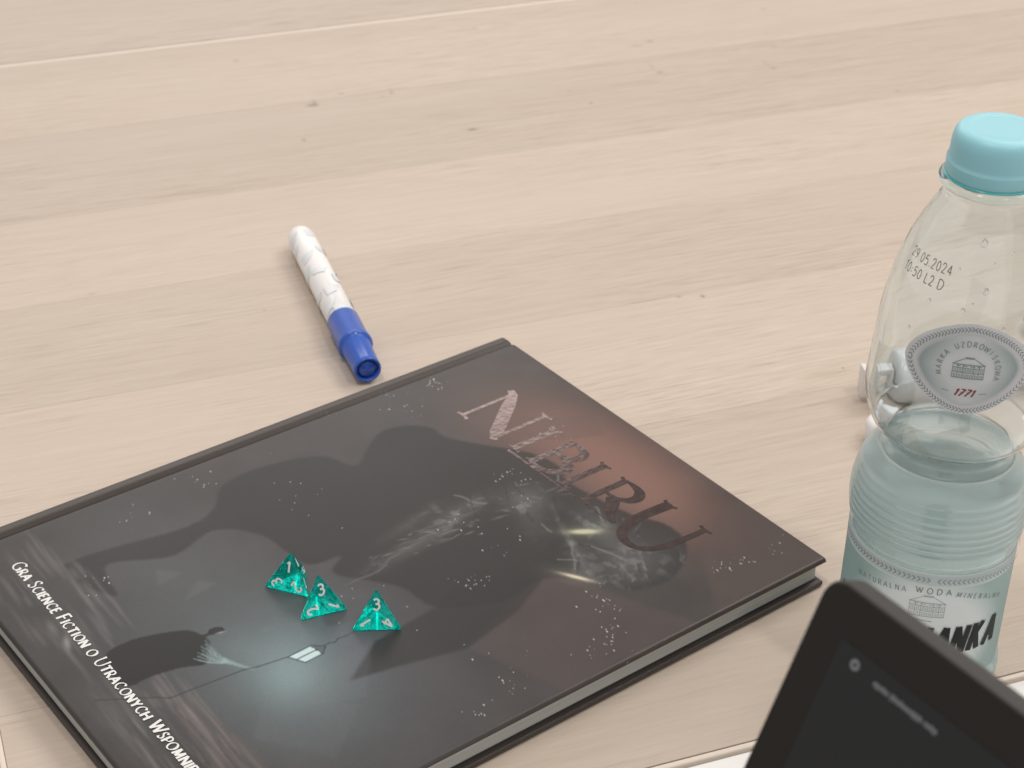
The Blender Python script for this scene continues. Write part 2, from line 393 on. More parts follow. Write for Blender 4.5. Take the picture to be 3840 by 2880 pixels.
    for k in range(24):                                     # cracks
        x0, y0 = RNG.uniform(95, 186), RNG.uniform(-95, -48); a = RNG.uniform(-.9, .9); l = RNG.uniform(6, 22)
        t = ((X-x0)*math.cos(a)+(Y-y0)*math.sin(a))/l; d = -(X-x0)*math.sin(a)+(Y-y0)*math.cos(a)+1.2*(n2-.5)*6
        mix(.6*np.exp(-(d/.5)**2)*(np.abs(t) < .5)*mk, (.17, .168, .16) if k % 2 else (.02, .018, .018))
    for k in range(70):                                     # short worn strokes following the form
        u = RNG.random()
        if k % 3 == 0: x0, y0, b = RNG.uniform(96, 124), RNG.uniform(-112, -56), 1.2+RNG.normal(0, .35)
        elif k % 3 == 1: x0, y0, b = RNG.uniform(142, 187), RNG.uniform(-84, -44), -.5+RNG.normal(0, .45)
        else: x0, y0, b = RNG.uniform(104, 118), RNG.uniform(-150, -100), 1.35+RNG.normal(0, .2)
        l = RNG.uniform(2, 9); t = ((X-x0)*math.cos(b)+(Y-y0)*math.sin(b))/l; d = -(X-x0)*math.sin(b)+(Y-y0)*math.cos(b)+(n2-.5)*4+.06*l*(t*t)
        mix(RNG.uniform(.15, .55)*np.exp(-(d/RNG.uniform(.25, .6))**2)*np.clip(1-np.abs(t)*1.7, 0, 1)*mk, (.21, .208, .20))
    for k in range(7):                                      # long pale ridges
        x0, y0, l, b = 106+k*1.8, -104-k*9, 22, 1.45+.05*k
        t = ((X-x0)*math.cos(b)+(Y-y0)*math.sin(b))/l; d = -(X-x0)*math.sin(b)+(Y-y0)*math.cos(b)+(n2-.5)*5
        mix(.45*np.exp(-(d/.5)**2)*np.clip(1-np.abs(t)*1.8, 0, 1), (.15, .15, .145))
    # two warm slits of light
    mix(np.clip(1.6*gauss(145.3, -68.2, 5.2, 1.35, .98), 0, 1), (.50, .50, .34)); mix(.25*gauss(145, -68, 10, 4, .98), (.26, .25, .17))
    mix(np.clip(1.3*gauss(166.8, -89.8, 5.5, .9, .55), 0, 1), (.62, .56, .42)); mix(.25*gauss(166, -91, 10, 4, .5), (.26, .22, .17))
    # ground bands left and right of the walker
    for k in range(120):
        x0 = RNG.uniform(20, 100) if k % 2 else RNG.uniform(122, 205); y0 = RNG.uniform(-279, -246) if k % 3 else RNG.uniform(-256, -244)
        l = RNG.uniform(4, 20); hh = RNG.uniform(.3, 1.1)
        mix(RNG.uniform(.10, .48)*np.exp(-((Y-y0+1.2*(n2-.5)+.04*(X-x0))/hh)**2)*np.clip(1-((X-x0)/l)**2, 0, 1), (.15, .135, .128) if k % 4 else (.20, .175, .168))
    mix(.40*gauss(172, -251, 32, 6, .05)*np.clip(ns*2-.6, 0, 1), (.20, .12, .11))
    mix(.55*gauss(180, -262, 34, 6)*(ns < .5), (.03, .026, .025))
    mix(.40*gauss(138, -274, 22, 5, .0)*np.clip(ns*2-.5, 0, 1), (.19, .18, .176)); mix(.75*gauss(84, -269.8, 4, 1.2, -.3), (.26, .245, .235)); mix(.45*gauss(73, -270.5, 5, 1.6, -.1), (.20, .19, .185))
    # the small walker with staff and lantern
    cloak = sm_poly([(112,-226),(108,-227.5),(104.5,-229.4),(101,-236),(99.4,-240),(97.2,-247),(96.8,-254),(98,-260),(104,-264),(112,-264.5),(119.5,-262.8),(119.8,-253),(121.9,-242),(125.5,-234),(121,-231),(117,-227)])
    mix(.95*blur(inpoly(X, Y, cloak), 1), (.016, .0145, .014))
    arm = [(113.5,-226.8),(118,-226.6),(124,-225.4),(130,-223.6),(136,-221.8),(138.5,-220.4),(137,-222.4),(131,-225),(128.0,-228.0),(126.2,-232.8),(121.5,-237.5),(118,-238),(117,-233)]
    def seg(pts, wd, col, k=1.0):
        for (xa, ya), (xb, yb) in zip(pts[:-1], pts[1:]):
            L2 = (xb-xa)**2+(yb-ya)**2; t = np.clip(((X-xa)*(xb-xa)+(Y-ya)*(yb-ya))/L2, 0, 1)
            d = np.hypot(X-xa-t*(xb-xa), Y-ya-t*(yb-ya)); mix(k*np.clip(1.25-d/wd, 0, 1), col)
    fore = [(126,-226.6),(131,-224.6),(136,-222.2),(138.6,-220.2),(138.2,-221.6),(133,-225.2),(128,-229)]
    mix(.85*blur(inpoly(X, Y, fore), 1), (.22, .31, .31))
    for i in range(10):                                     # folds of the lit sleeve, fanning back to the shoulder
        y1 = -226.8-i*.95; x1 = 113.5+i*.75+(i % 3)*1.2
        seg([(129.5-.1*i, -226.4-.28*i), ((129.5+x1)/2, (-226.4-.28*i+y1)/2-.7), (x1, y1-.5)], .34+.12*(i % 2), (.26, .36, .36), .30+.22*((i*7) % 3)/2)
    seg([(111.0, -228.5), (111.0, -222.5)], 1.1, (.020, .018, .018), 1)
    mix(.97*inpoly(X, Y, [(111.0+2.3*math.cos(a)+.5*math.sin(a), -221.2+3.2*math.sin(a)) for a in np.linspace(0, 6.28, 18)[:-1]]), (.020, .018, .018))
    mix(.8*gauss(112.9, -220.4, .5, 1.8, -.2), (.26, .31, .30))
    seg([(119, -276), (131, -257), (134.1, -253.5), (135.5, -236), (136.6, -224), (138.2, -219), (140.2, -206)], .42, (.03, .03, .03), .8)
    seg([(142.6, -194), (142.4, -190.5), (143.5, -188.5), (142.2, -186.5), (142.8, -183), (142.4, -180)], .4, (.035, .035, .04), .75)
    lan = [(140.1,-207.2),(146.6,-203.6),(146.2,-195.5),(143.0,-192.6),(139.6,-196.6)]
    mix(.92*inpoly(X, Y, lan), (.52, .66, .66))
    seg([(140.1,-207.2),(146.6,-203.6),(146.2,-195.5),(143.0,-192.6),(139.6,-196.6),(140.1,-207.2)], .42, (.05, .062, .065))
    seg([(143.3,-205.5),(142.9,-196.0)], .4, (.05, .062, .065)); mix(.9*inpoly(X, Y, [(139.6,-197.4),(146.2,-196),(143.2,-191.8)]), (.055, .065, .07))
    # faint geometric shards in the mist
    for P, k in (([(80,-212),(86,-206),(88,-222)], .22), ([(64,-222),(72,-214),(74,-226)], .2), ([(120,-205),(123,-201),(122.5,-208)], .3), ([(150,-176),(176,-196),(168,-214),(155,-206)], .16), ([(150,-222),(178,-200),(196,-222),(170,-240)], .12)):
        mix(.7*k*blur(inpoly(X, Y, P), 3), (.17, .175, .185))
    # flecks and dust in clusters
    cl = [(16,-52,5,26),(24,-72,8,14),(12,-75,4,8),(97,-69,7,22),(113,-74,4,8),(145,-126,7,12),(197,-38,6,14),(198,-28,4,12),(199,-14,6,7),(184,-90,9,12),(204,-100,8,14),(25,-213,6,9),(19,-178,8,9),(8,-107,6,8),(145.6,-127,6,8),(57,-247,8,10),(202,-103,4,9),(204,-114,4,9),(202,-151,6,8),(207,-168,5,8),(187,-90,5,10),(131,-101,9,8),(48,-150,25,12),(185,-140,20,12),(110,-106,6,10),(128,-168,10,9),(80,-30,8,8)]
    W = np.zeros(X.shape)
    for x0, y0, sd, n in cl:
        for _ in range(n):
            px, py = RNG.normal(x0, sd*.6), RNG.normal(y0, sd*.6)
            i = np.argmin(abs(xs-px)); j = np.argmin(abs(ys+py)); k = RNG.uniform(.15, .95)**1.4
            W[j, i] = max(W[j, i], k)
            if RNG.random() < .35 and i+1 < len(xs): W[j, i+1] = k*.8
    mix(W*.9, (.62, .60, .57))
    A *= (1+.10*(RNG.random(X.shape)-.5))[..., None]
    # spine strip and rim tones of the wrapped print; groove shade painted along hinge
    sp = np.clip((8.6-X)/1.2, 0, 1); mix(.8*sp, (.052, .040, .034)); mix(.35*np.exp(-((X-4.8)/1.3)**2), (.075, .06, .052))
    mix(.5*np.exp(-((X-7.6)/.7)**2), (.022, .017, .015))  # dark line painted as the shade inside the hinge groove
    return xs, ys, A
xs, ys, ART = cover_art()
def cover_z(x, y):
    """height of the printed cover in mm below its flat top"""
    def rim(d, r=1.2): return 0 if d >= r else -(r-math.sqrt(max(0, r*r-(r-d)**2)))
    z = rim(x, 1.6)+rim(217.1-x)+rim(y)+rim(285.5-y)
    z -= 1.25*math.exp(-((x-7.7)/1.05)**2)
    if x < 7: z += .12*math.exp(-((x-4.2)/1.6)**2)-.10
    return z
def front_cover():
    nx, ny = len(xs), len(ys); V = []; 
    for j in range(ny):
        for i in range(nx):
            V.append((xs[i]/1000, -ys[j]/1000, BT+cover_z(xs[i], ys[j])/1000))
    F = [(j*nx+i, (j+1)*nx+i, (j+1)*nx+i+1, j*nx+i+1) for j in range(ny-1) for i in range(nx-1)]
    ring = [i for i in range(nx)]+[j*nx+nx-1 for j in range(1, ny)]+[(ny-1)*nx+i for i in range(nx-2, -1, -1)]+[j*nx for j in range(ny-2, 0, -1)]
    b0 = len(V)
    for k in ring: V.append((V[k][0], V[k][1], BT-.0021))
    for k in ring:
        x, y, _ = V[k]; V.append((min(max(x, .0007), BW-.0007), max(min(y, -.0007), -BH+.0007), BT-.0027))
    m = len(ring)
    for i in range(m):
        j = (i+1) % m
        F.append((ring[i], ring[j], b0+j, b0+i)); F.append((b0+i, b0+j, b0+m+j, b0+m+i))
    F.append(tuple(b0+m+i for i in range(m)))
    me = D.meshes.new('front_cover'); me.from_pydata(V, [], F); me.update()
    me.polygons.foreach_set('use_smooth', [True]*len(me.polygons))
    col = np.ones((len(V), 4)); col[:nx*ny, :3] = ART.reshape(-1, 3); col[nx*ny:, :3] = (.040, .030, .026)
    at = me.color_attributes.new('print', 'FLOAT_COLOR', 'POINT'); at.data.foreach_set('color', col.ravel())
    m_, nt, b = nodes('printed_cover'); a = nt.nodes.new('ShaderNodeAttribute'); a.attribute_name = 'print'
    nt.links.new(a.outputs['Color'], b.inputs['Base Color'])
    tc = nt.nodes.new('ShaderNodeTexCoord'); n = nt.nodes.new('ShaderNodeTexNoise'); n.inputs['Scale'].default_value = 900; n.inputs['Detail'].default_value = 2
    nt.links.new(tc.outputs['Object'], n.inputs['Vector'])
    n2 = nt.nodes.new('ShaderNodeTexNoise'); n2.inputs['Scale'].default_value = 14; n2.inputs['Detail'].default_value = 4; nt.links.new(tc.outputs['Object'], n2.inputs['Vector'])
    mr = nt.nodes.new('ShaderNodeMapRange'); mr.inputs['To Min'].default_value = .28; mr.inputs['To Max'].default_value = .40
    nt.links.new(n2.outputs['Fac'], mr.inputs['Value']); nt.links.new(mr.outputs[0], b.inputs['Roughness'])
    bp = nt.nodes.new('ShaderNodeBump'); bp.inputs['Strength'].default_value = .12; bp.inputs['Distance'].default_value = .0001
    nt.links.new(n.outputs['Fac'], bp.inputs['Height']); nt.links.new(bp.outputs[0], b.inputs['Normal'])
    b.inputs['Specular IOR Level'].default_value = .27
    me.materials.append(m_)
    return link(D.objects.new('front_cover', me), book)
front_cover()
M_cloth = simple('dark_cover_wrap', (.045, .033, .028), .42)
bm_obj('back_cover', box_bm(.0004, BW, -BH, 0, .0002, .0027, .0010, 3), M_cloth, book, True)
# spine: a shallow outward curve joining the two boards
sp = []; N_ = 9
for k in range(N_+1):
    a = math.pi*k/N_; sp.append((-.0012*math.sin(a)+.0012, .0016+(BT-.0034)*(.5-.5*math.cos(a))))
V = []; F = []
for y in (-.0002, -BH+.0002):
    for x, z in sp: V.append((x-.0012+.0006, y, z))
    for x, z in reversed(sp): V.append((x-.0012+.0022, y, z))
m = 2*(N_+1)
for i in range(m): F.append((i, (i+1) % m, m+(i+1) % m, m+i))
F += [tuple(range(m))[::-1], tuple(m+i for i in range(m))]
mesh_obj('spine', V, F, M_cloth, book)
mp, nt, b = nodes('page_edges'); tc = nt.nodes.new('ShaderNodeTexCoord'); mpn = nt.nodes.new('ShaderNodeMapping'); mpn.inputs['Scale'].default_value = (6, 6, 5200)
n = nt.nodes.new('ShaderNodeTexNoise'); n.inputs['Scale'].default_value = 1; n.inputs['Detail'].default_value = 5
nt.links.new(tc.outputs['Object'], mpn.inputs[0]); nt.links.new(mpn.outputs[0], n.inputs[0])
rp = nt.nodes.new('ShaderNodeValToRGB'); rp.color_ramp.elements[0].position = .3; rp.color_ramp.elements[0].color = (.36, .365, .355, 1); rp.color_ramp.elements[1].position = .7; rp.color_ramp.elements[1].color = (.60, .61, .585, 1)
nt.links.new(n.outputs['Fac'], rp.inputs[0]); nt.links.new(rp.outputs[0], b.inputs['Base Color']); b.inputs['Roughness'].default_value = .6
bp = nt.nodes.new('ShaderNodeBump'); bp.inputs['Strength'].default_value = .4; bp.inputs['Distance'].default_value = .0002; nt.links.new(n.outputs['Fac'], bp.inputs['Height']); nt.links.new(bp.outputs[0], b.inputs['Normal'])
bm = box_bm(.0022, BW-.0032, -BH+.0022, -.0022, .0030, BT-.0030, 0)
bm_obj('page_block', bm, mp, book)
M_gap = simple('gap_shade', (.03, .027, .025), .6)
bm_obj('page_gap_shade', box_bm(.0025, BW-.0024, -BH+.0016, -.0016, .00272, .00298), M_gap, book)  # dark sheet standing in for the shadow between pages and lower board

# lettering on the cover
def on_cover(x, y, lift=0): return (x/1000, y/1000, BT+.00004+lift)
mf, nt, b = nodes('cracked_foil'); tc = nt.nodes.new('ShaderNodeTexCoord'); vo = nt.nodes.new('ShaderNodeTexVoronoi'); vo.inputs['Scale'].default_value = 420
nt.links.new(tc.outputs['Object'], vo.inputs['Vector'])
nz = nt.nodes.new('ShaderNodeTexNoise'); nz.inputs['Scale'].default_value = 260; nz.inputs['Detail'].default_value = 4; nt.links.new(tc.outputs['Object'], nz.inputs['Vector'])
bp = nt.nodes.new('ShaderNodeBump'); bp.inputs['Strength'].default_value = .08; bp.inputs['Distance'].default_value = .0003
ad = nt.nodes.new('ShaderNodeMath'); ad.operation = 'ADD'; nt.links.new(vo.outputs['Distance'], ad.inputs[0]); nt.links.new(nz.outputs['Fac'], ad.inputs[1])
nt.links.new(ad.outputs[0], bp.inputs['Height']); nt.links.new(bp.outputs[0], b.inputs['Normal'])
rp = nt.nodes.new('ShaderNodeValToRGB'); rp.color_ramp.elements[0].position = .30; rp.color_ramp.elements[0].color = (.11, .082, .077, 1); rp.color_ramp.elements[1].position = .62; rp.color_ramp.elements[1].color = (.145, .108, .102, 1)
nt.links.new(nz.outputs['Fac'], rp.inputs[0]); nt.links.new(rp.outputs[0], b.inputs['Base Color']); b.inputs['Metallic'].default_value = 1.0; b.inputs['Roughness'].default_value = .15
M_foil = mf
def letter(strokes, serifs):
    ink = Ink(); ink.gain = 1.7
    for path, w0, w1, tp in strokes: ink.strip(path, w0, w1, 0, on_cover, tp, .7)
    for (x0, y0, x1, y1) in serifs:
        mx_, my_ = (x0+x1)/2, (y0+y1)/2
        ink.strip([(x0, y0-(.7 if y0 < -40 else -.7)), ((x0+mx_)/2, y0), (mx_, my_), ((x1+mx_)/2, y1), (x1, y1-(.7 if y1 < -40 else -.7))], 1.0, .8, 0, on_cover, None, .6)
    o = ink.build('title_letter', M_foil, book); return o
cap, bs = -27.3, -56.8; sc_, sb = -30.8, -54.2
wob = lambda t: .80
letter([([(45, bs), (44.6, cap)], 1.3, 1.0, wob), ([(41.6, cap+.4), (45.5, -28.5), (69.2, bs-1.0)], 3.6, 2.6, lambda t: .55+.5*min(1, t*3) if t < .85 else 1.05-(t-.85)*3.5), ([(68.2, bs), (68.0, cap)], 1.5, 1.3, wob)], [(42, bs, 49, bs), (64.6, cap, 71.8, cap)])
letter([([(79.7, sb), (79.7, sc_)], 2.6, 2.6, wob)], [(76.6, sb, 83.6, sb), (76.4, sc_, 83, sc_)])
def crv(*p): return smooth_profile([(p[i], p[i+1]) for i in range(0, len(p), 2)], .8)
fat = lambda t: .45+.95*math.sin(math.pi*t)
letter([([(92.2, sb), (92.6, sc_)], 2.5, 2.5, wob), (crv(92.6, sc_, 97, -30.8, 101.8, -32.4, 103.2, -36, 101.5, -39.6, 96.5, -41.6, 93, -41.8), 2.0, 1.3, fat), (crv(94, -41.8, 100, -42, 105, -44, 106.4, -48.5, 103, -53, 97, -55, 91, -54.4), 2.4, 1.4, fat)], [(89, sb, 93.5, sb), (89.8, sc_, 93.8, sc_)])
letter([([(113.9, sb), (113.9, sc_)], 2.6, 2.6, wob)], [(110.6, sb, 117.2, sb), (110.8, sc_, 117.2, sc_)])
letter([([(128, sb), (128, sc_)], 2.5, 2.5, wob), (crv(128, sc_, 133, -30.6, 138, -31.8, 140.6, -35.2, 139.5, -39.5, 134.5, -42.8, 129, -43), 2.2, 1.3, fat), (crv(134, -43, 138.5, -47.5, 142, -51.5, 148.2, -54.6), 3.4, 2.4, lambda t: 1.1-.8*t*t)], [(124.8, sb, 131.4, sb), (124.8, sc_, 129, sc_)])
letter([(crv(152.2, cap, 151.6, -34, 151.2, -42, 152, -50, 155.4, -56.4, 161, -58.8, 167, -57.4, 171.2, -52, 173, -44, 173.8, -35, 174.1, cap), 3.2, 1.9, lambda t: 1.12-.55*t)], [(148.4, cap, 156.1, cap), (170.7, cap, 177.5, cap)])
ink = Ink(); ink.strip([(79.4, -57.3), (110, -56.4), (147.4, -55.2)], 1.3, 1.2, 0, on_cover, lambda t: 1.1-.85*t, 1.0); ink.build('title_rule', M_foil, book)
M_paperwhite = simple('white_print', (.74, .73, .71), .5)
ink = Ink(); txt = 'Gra Science Fiction o Utraconych Wspomnieniach'
wd = ink.width(txt, 1, .17, 1.02, .74); size = 162.0/wd
ink.text(txt, 27.6, -266.8, size, .14, .055, on_cover, .17, 1.02, .06, .55, .74); ink.build('subtitle_print', M_paperwhite, book)

# ================================================================== DICE
md, nt, b = nodes('clear_teal_resin'); b.inputs['Coat Weight'].default_value = .6; b.inputs['Coat Roughness'].default_value = .04
tc = nt.nodes.new('ShaderNodeTexCoord'); n = nt.nodes.new('ShaderNodeTexNoise'); n.inputs['Scale'].default_value = 130; n.inputs['Detail'].default_value = 3; n.inputs['Distortion'].default_value = 1.2
nt.links.new(tc.outputs['Object'], n.inputs['Vector'])
rp = nt.nodes.new('ShaderNodeValToRGB'); rp.color_ramp.elements[0].position = .35; rp.color_ramp.elements[0].color = (.03, .80, .73, 1); rp.color_ramp.elements[1].position = .68; rp.color_ramp.elements[1].color = (.22, 1.0, .96, 1)
nt.links.new(n.outputs['Fac'], rp.inputs[0])
gl = nt.nodes.new('ShaderNodeBsdfGlass'); gl.inputs['IOR'].default_value = 1.5; gl.inputs['Roughness'].default_value = .03
nt.links.new(rp.outputs[0], gl.inputs['Color'])
b.inputs['Roughness'].default_value = .10; b.inputs['Transmission Weight'].default_value = .15; nt.links.new(rp.outputs[0], b.inputs['Base Color']); b.inputs['Subsurface Weight'].default_value = .7
b.inputs['Subsurface Radius'].default_value = (.2, 1, .9); b.inputs['Subsurface Scale'].default_value = .006
mr = nt.nodes.new('ShaderNodeMapRange'); mr.inputs['From Min'].default_value = .4; mr.inputs['From Max'].default_value = .62; mr.inputs['To Min'].default_value = .06; mr.inputs['To Max'].default_value = .26
nt.links.new(n.outputs['Fac'], mr.inputs['Value'])
tl_ = nt.nodes.new('ShaderNodeBsdfTranslucent'); nt.links.new(rp.outputs[0], tl_.inputs['Color']); m2 = nt.nodes.new('ShaderNodeMixShader'); m2.inputs[0].default_value = .6; nt.links.new(b.outputs[0], m2.inputs[1]); nt.links.new(tl_.outputs[0], m2.inputs[2])
tp_ = nt.nodes.new('ShaderNodeBsdfTransparent'); tp_.inputs['Color'].default_value = (.25, .97, .90, 1); m3 = nt.nodes.new('ShaderNodeMixShader'); m3.inputs[0].default_value = .18
nt.links.new(gl.outputs[0], m3.inputs[1]); nt.links.new(tp_.outputs[0], m3.inputs[2])
mx = nt.nodes.new('ShaderNodeMixShader'); nt.links.new(mr.outputs[0], mx.inputs[0]); nt.links.new(m3.outputs[0], mx.inputs[1]); nt.links.new(m2.outputs[0], mx.inputs[2])
nt.links.new(mx.outputs[0], nt.nodes['Material Output'].inputs['Surface'])
M_num = simple('white_numeral_paint', (.72, .74, .73), .5)
X_ = Vector((math.cos(math.radians(-52)), math.sin(math.radians(-52)), 0)); Y_ = Vector((-X_.y, X_.x, 0)); O_ = Vector((-.004897, .762768, 0))
def die(a, b_, label, tops):
    A = O_+X_*a[0]/1000+Y_*a[1]/1000; B = O_+X_*b_[0]/1000+Y_*b_[1]/1000
    mid = (A+B)/2; d = (B-A).normalized(); nrm = Vector((-d.y, d.x, 0)); L = .0202
    A = mid-d*L/2; B = mid+d*L/2; Cc = mid+nrm*L*.866; cen = (A+B+Cc)/3; T = cen+Vector((0, 0, L*.8165))
    z0 = BT+.0001
    root = empty('four_sided_die', (cen.x, cen.y, z0)); tag(root, label, 'die', 'green four-sided dice on the book')
    P = [v-cen for v in (A, B, Cc, T)]
    bm = bmesh.new(); vs = [bm.verts.new(p) for p in P]
    for f in ((0, 2, 1), (0, 1, 3), (1, 2, 3), (2, 0, 3)): bm.faces.new([vs[i] for i in f])
    bmesh.ops.recalc_face_normals(bm, faces=bm.faces[:])
    bmesh.ops.bevel(bm, geom=bm.edges[:]+bm.verts[:], offset=.0010, segments=3, affect='EDGES', profile=.6)
    zmin = min(v.co.z for v in bm.verts)
    for v in bm.verts: v.co.z -= zmin
    bm_obj('body', bm, md, root, False)
    fi = 0
    for (i, j, k) in ((0, 1, 3), (1, 2, 3), (2, 0, 3)):
        fc = (P[i]+P[j]+P[k])/3; nm = (P[j]-P[i]).cross(P[k]-P[i]).normalized()
        if nm.dot(fc-sum(P, Vector())/4) < 0: nm = -nm
        for q, corner in enumerate((k, i, j)):
            ch = tops[fi][q]
            up = (P[corner]-fc).normalized(); rt = up.cross(nm).normalized()
            def fn(x, y, lift, up=up, rt=rt, fc=fc, nm=nm): 
                p = fc+up*(.0027+y)+rt*x+nm*(.00010+lift); return (p.x, p.y, p.z-zmin)
            ink = Ink(); wdt = G[ch][0]; h_ = .0044
            ink.text(ch, -wdt*h_*.5, 0, h_, .19, .17, fn, 0)
            ink.build('numeral', M_num, root)
        fi += 1
    return root
die((98.8, -193.1), (115.4, -182.6), 'leftmost green die, 1 near its tip, touching the middle one', ['132', '412', '431'])
die((125.6, -192.0), (130.3, -174.5), 'middle green die, 3 near its tip and 2 at its left foot', ['321', '341', '342'])
die((142.3, -179.9), (152.7, -164.4), 'rightmost green die standing alone, 3 over 1 and 4', ['314', '324', '312'])

# ================================================================== MARKER
tail = Vector((-.11602, .87700, .0073)); tip = Vector((-.06848, .73880, .0083))
ax = (tip-tail).normalized(); Lm = (tip-tail).length
mk = empty('board_marker', (tail.x, tail.y, 0)); tag(mk, 'white marker pen with grey print and a blue cap', 'marker')
q = ax.to_track_quat('Z', 'X').to_matrix().to_4x4()
MM = Matrix.Translation(Vector((0, 0, tail.z))) @ q
def mk_part(name, prof, mat, seg=48, close=True):
    v, f = lathe(prof, seg, close); v = [MM @ Vector(p) for p in v]
    return mesh_obj(name, v, f, mat, mk, True)
M_mw = simple('white_barrel', (.86, .84, .83), .35)
mb, nt, b = nodes('blue_cap_plastic'); b.inputs['Base Color'].default_value = (.028, .10, .46, 1); b.inputs['Roughness'].default_value = .22; b.inputs['Subsurface Weight'].default_value = .2; b.inputs['Subsurface Radius'].default_value = (.1, .2, 1); b.inputs['Subsurface Scale'].default_value = .002
Lb = Lm*.665; Lc = Lm*.845
mk_part('barrel', [(0, .0), (.0050, .0002), (.0060, .0009), (.0066, .0022), (.0070, .005), (.0073, .0085), (.0074, .012), (.0073, Lb+.004)], M_mw)
cap_o = mk_part('cap', [(.0074, Lb), (.00795, Lb+.0003), (.0081, Lb+.001), (.0081, Lc-.004), (.0083, Lc-.0032), (.0086, Lc-.0026), (.0086, Lc-.0006), (.0083, Lc), (.0074, Lc+.0003), (.00715, Lc+.0012), (.0066, Lm-.003), (.0066, Lm-.0006), (.0064, Lm), (.0057, Lm), (.0054, Lm-.0007), (.0053, Lm-.003), (.0042, Lm-.003), (.0040, Lm-.0012), (.0037, Lm-.0009), (.0008, Lm-.0009), (.0005, Lm-.0006), (.0, Lm-.0006)], mb, 64, False)
M_grey = simple('grey_blue_print', (.70, .72, .74), .4)
ink = Ink()
ref = math.atan2((q.inverted() @ Vector((0, -.35, 1)))[1], (q.inverted() @ Vector((0, -.35, 1)))[0])
def on_barrel(x, y, lift=0):   # x along the barrel mm, y round it mm
    a = ref+y/7.1; p = MM @ Vector((.00746*math.cos(a)+lift*math.cos(a), .00746*math.sin(a)+lift*math.sin(a), x/1000)); return tuple(p)
Lbm = Lb*1000
k = 0
for (x0, y0, kind) in ((7, -5, 0), (9, 6, 0), (21, -2, 1), (22, 9, 2), (30, -7, 2), (33, 3, 0), (44, -4, 1), (46, 8, 0), (54, 1, 2), (58, -8, 0), (64, 6, 1), (72, -1, 0), (75, 9, 2), (84, -6, 1), (86, 4, 0), (95, -1, 2), (20, -14, 0), (48, -14, 0), (78, -14, 0)):
    if kind == 1: continue
    if True:
        n_ = 12 if kind == 0 else 7
        for a_ in range(n_): ink.strip([(x0+a_*.62, y0-4.0+a_*.26), (x0+a_*.62+(2.2 if kind == 0 else -1.8), y0+4.0-a_*.04)], 1.1, 1.1, 0, on_barrel, None, .6)
    else:
        ink.strip([(x0+2.4*math.cos(t)*1.2, y0+3.2*math.sin(t)) for t in np.linspace(.3, 5.9, 18)], 1.3, 1.1, 0, on_barrel)
ink.build('barrel_print', M_grey, mk)

# ================================================================== BOTTLE
BX, BY = .1561, .545
AZ0 = math.atan2(-BY, -BX)
bot = empty('water_bottle', (BX, BY, 0)); tag(bot, 'half-full clear plastic water bottle with a pale teal cap', 'bottle')
prof = [(.0, .0035), (.012, .0030), (.020, .0012), (.026, .0003), (.0300, .0022), (.0318, .0060), (.0318, .012), (.0304, .0170), (.0303, .030), (.0303, .0655), (.0305, .0685), (.0311, .0725)]
nr = 8; z0, z1 = .0735, .0945
for i in range(nr):
    z = z0+(z1-z0)*i/(nr-1); t_ = (z-z0)/(z1-z0)
    r = .0305+.0017*math.sin(math.pi*min(1, t_*.78+.22))-.0022*max(0, t_-.55)**1.3
    prof += [(r, z), (r-.00070, z+.0016)]
prof += [(.0281, .0970), (.0262, .0992), (.0242, .1015), (.0228, .1038), (.0224, .1052), (.0229, .1068), (.0246, .1095), (.0264, .1118), (.0279, .1130), (.0286, .1145), (.0291, .1153), (.0297, .1168), (.0300, .1176), (.0305, .1190), (.0311, .1212), (.0318, .1245), (.0320, .1280), (.0316, .1340), (.0312, .1420), (.0308, .1500), (.0300, .1580), (.0289, .1650), (.0275, .1724), (.0254, .1795), (.0228, .1870), (.0196, .1940), (.0166, .1995), (.0150, .2018), (.0146, .2035), (.0146, .2052), (.0170, .2058), (.0175, .2068), (.0174, .2082), (.0164, .2088), (.0130, .2090), (.0130, .2230)]
PR = smooth_profile(prof, .0006)
def r_at(z):
    best = min(PR, key=lambda p: abs(p[1]-z)); return best[0]
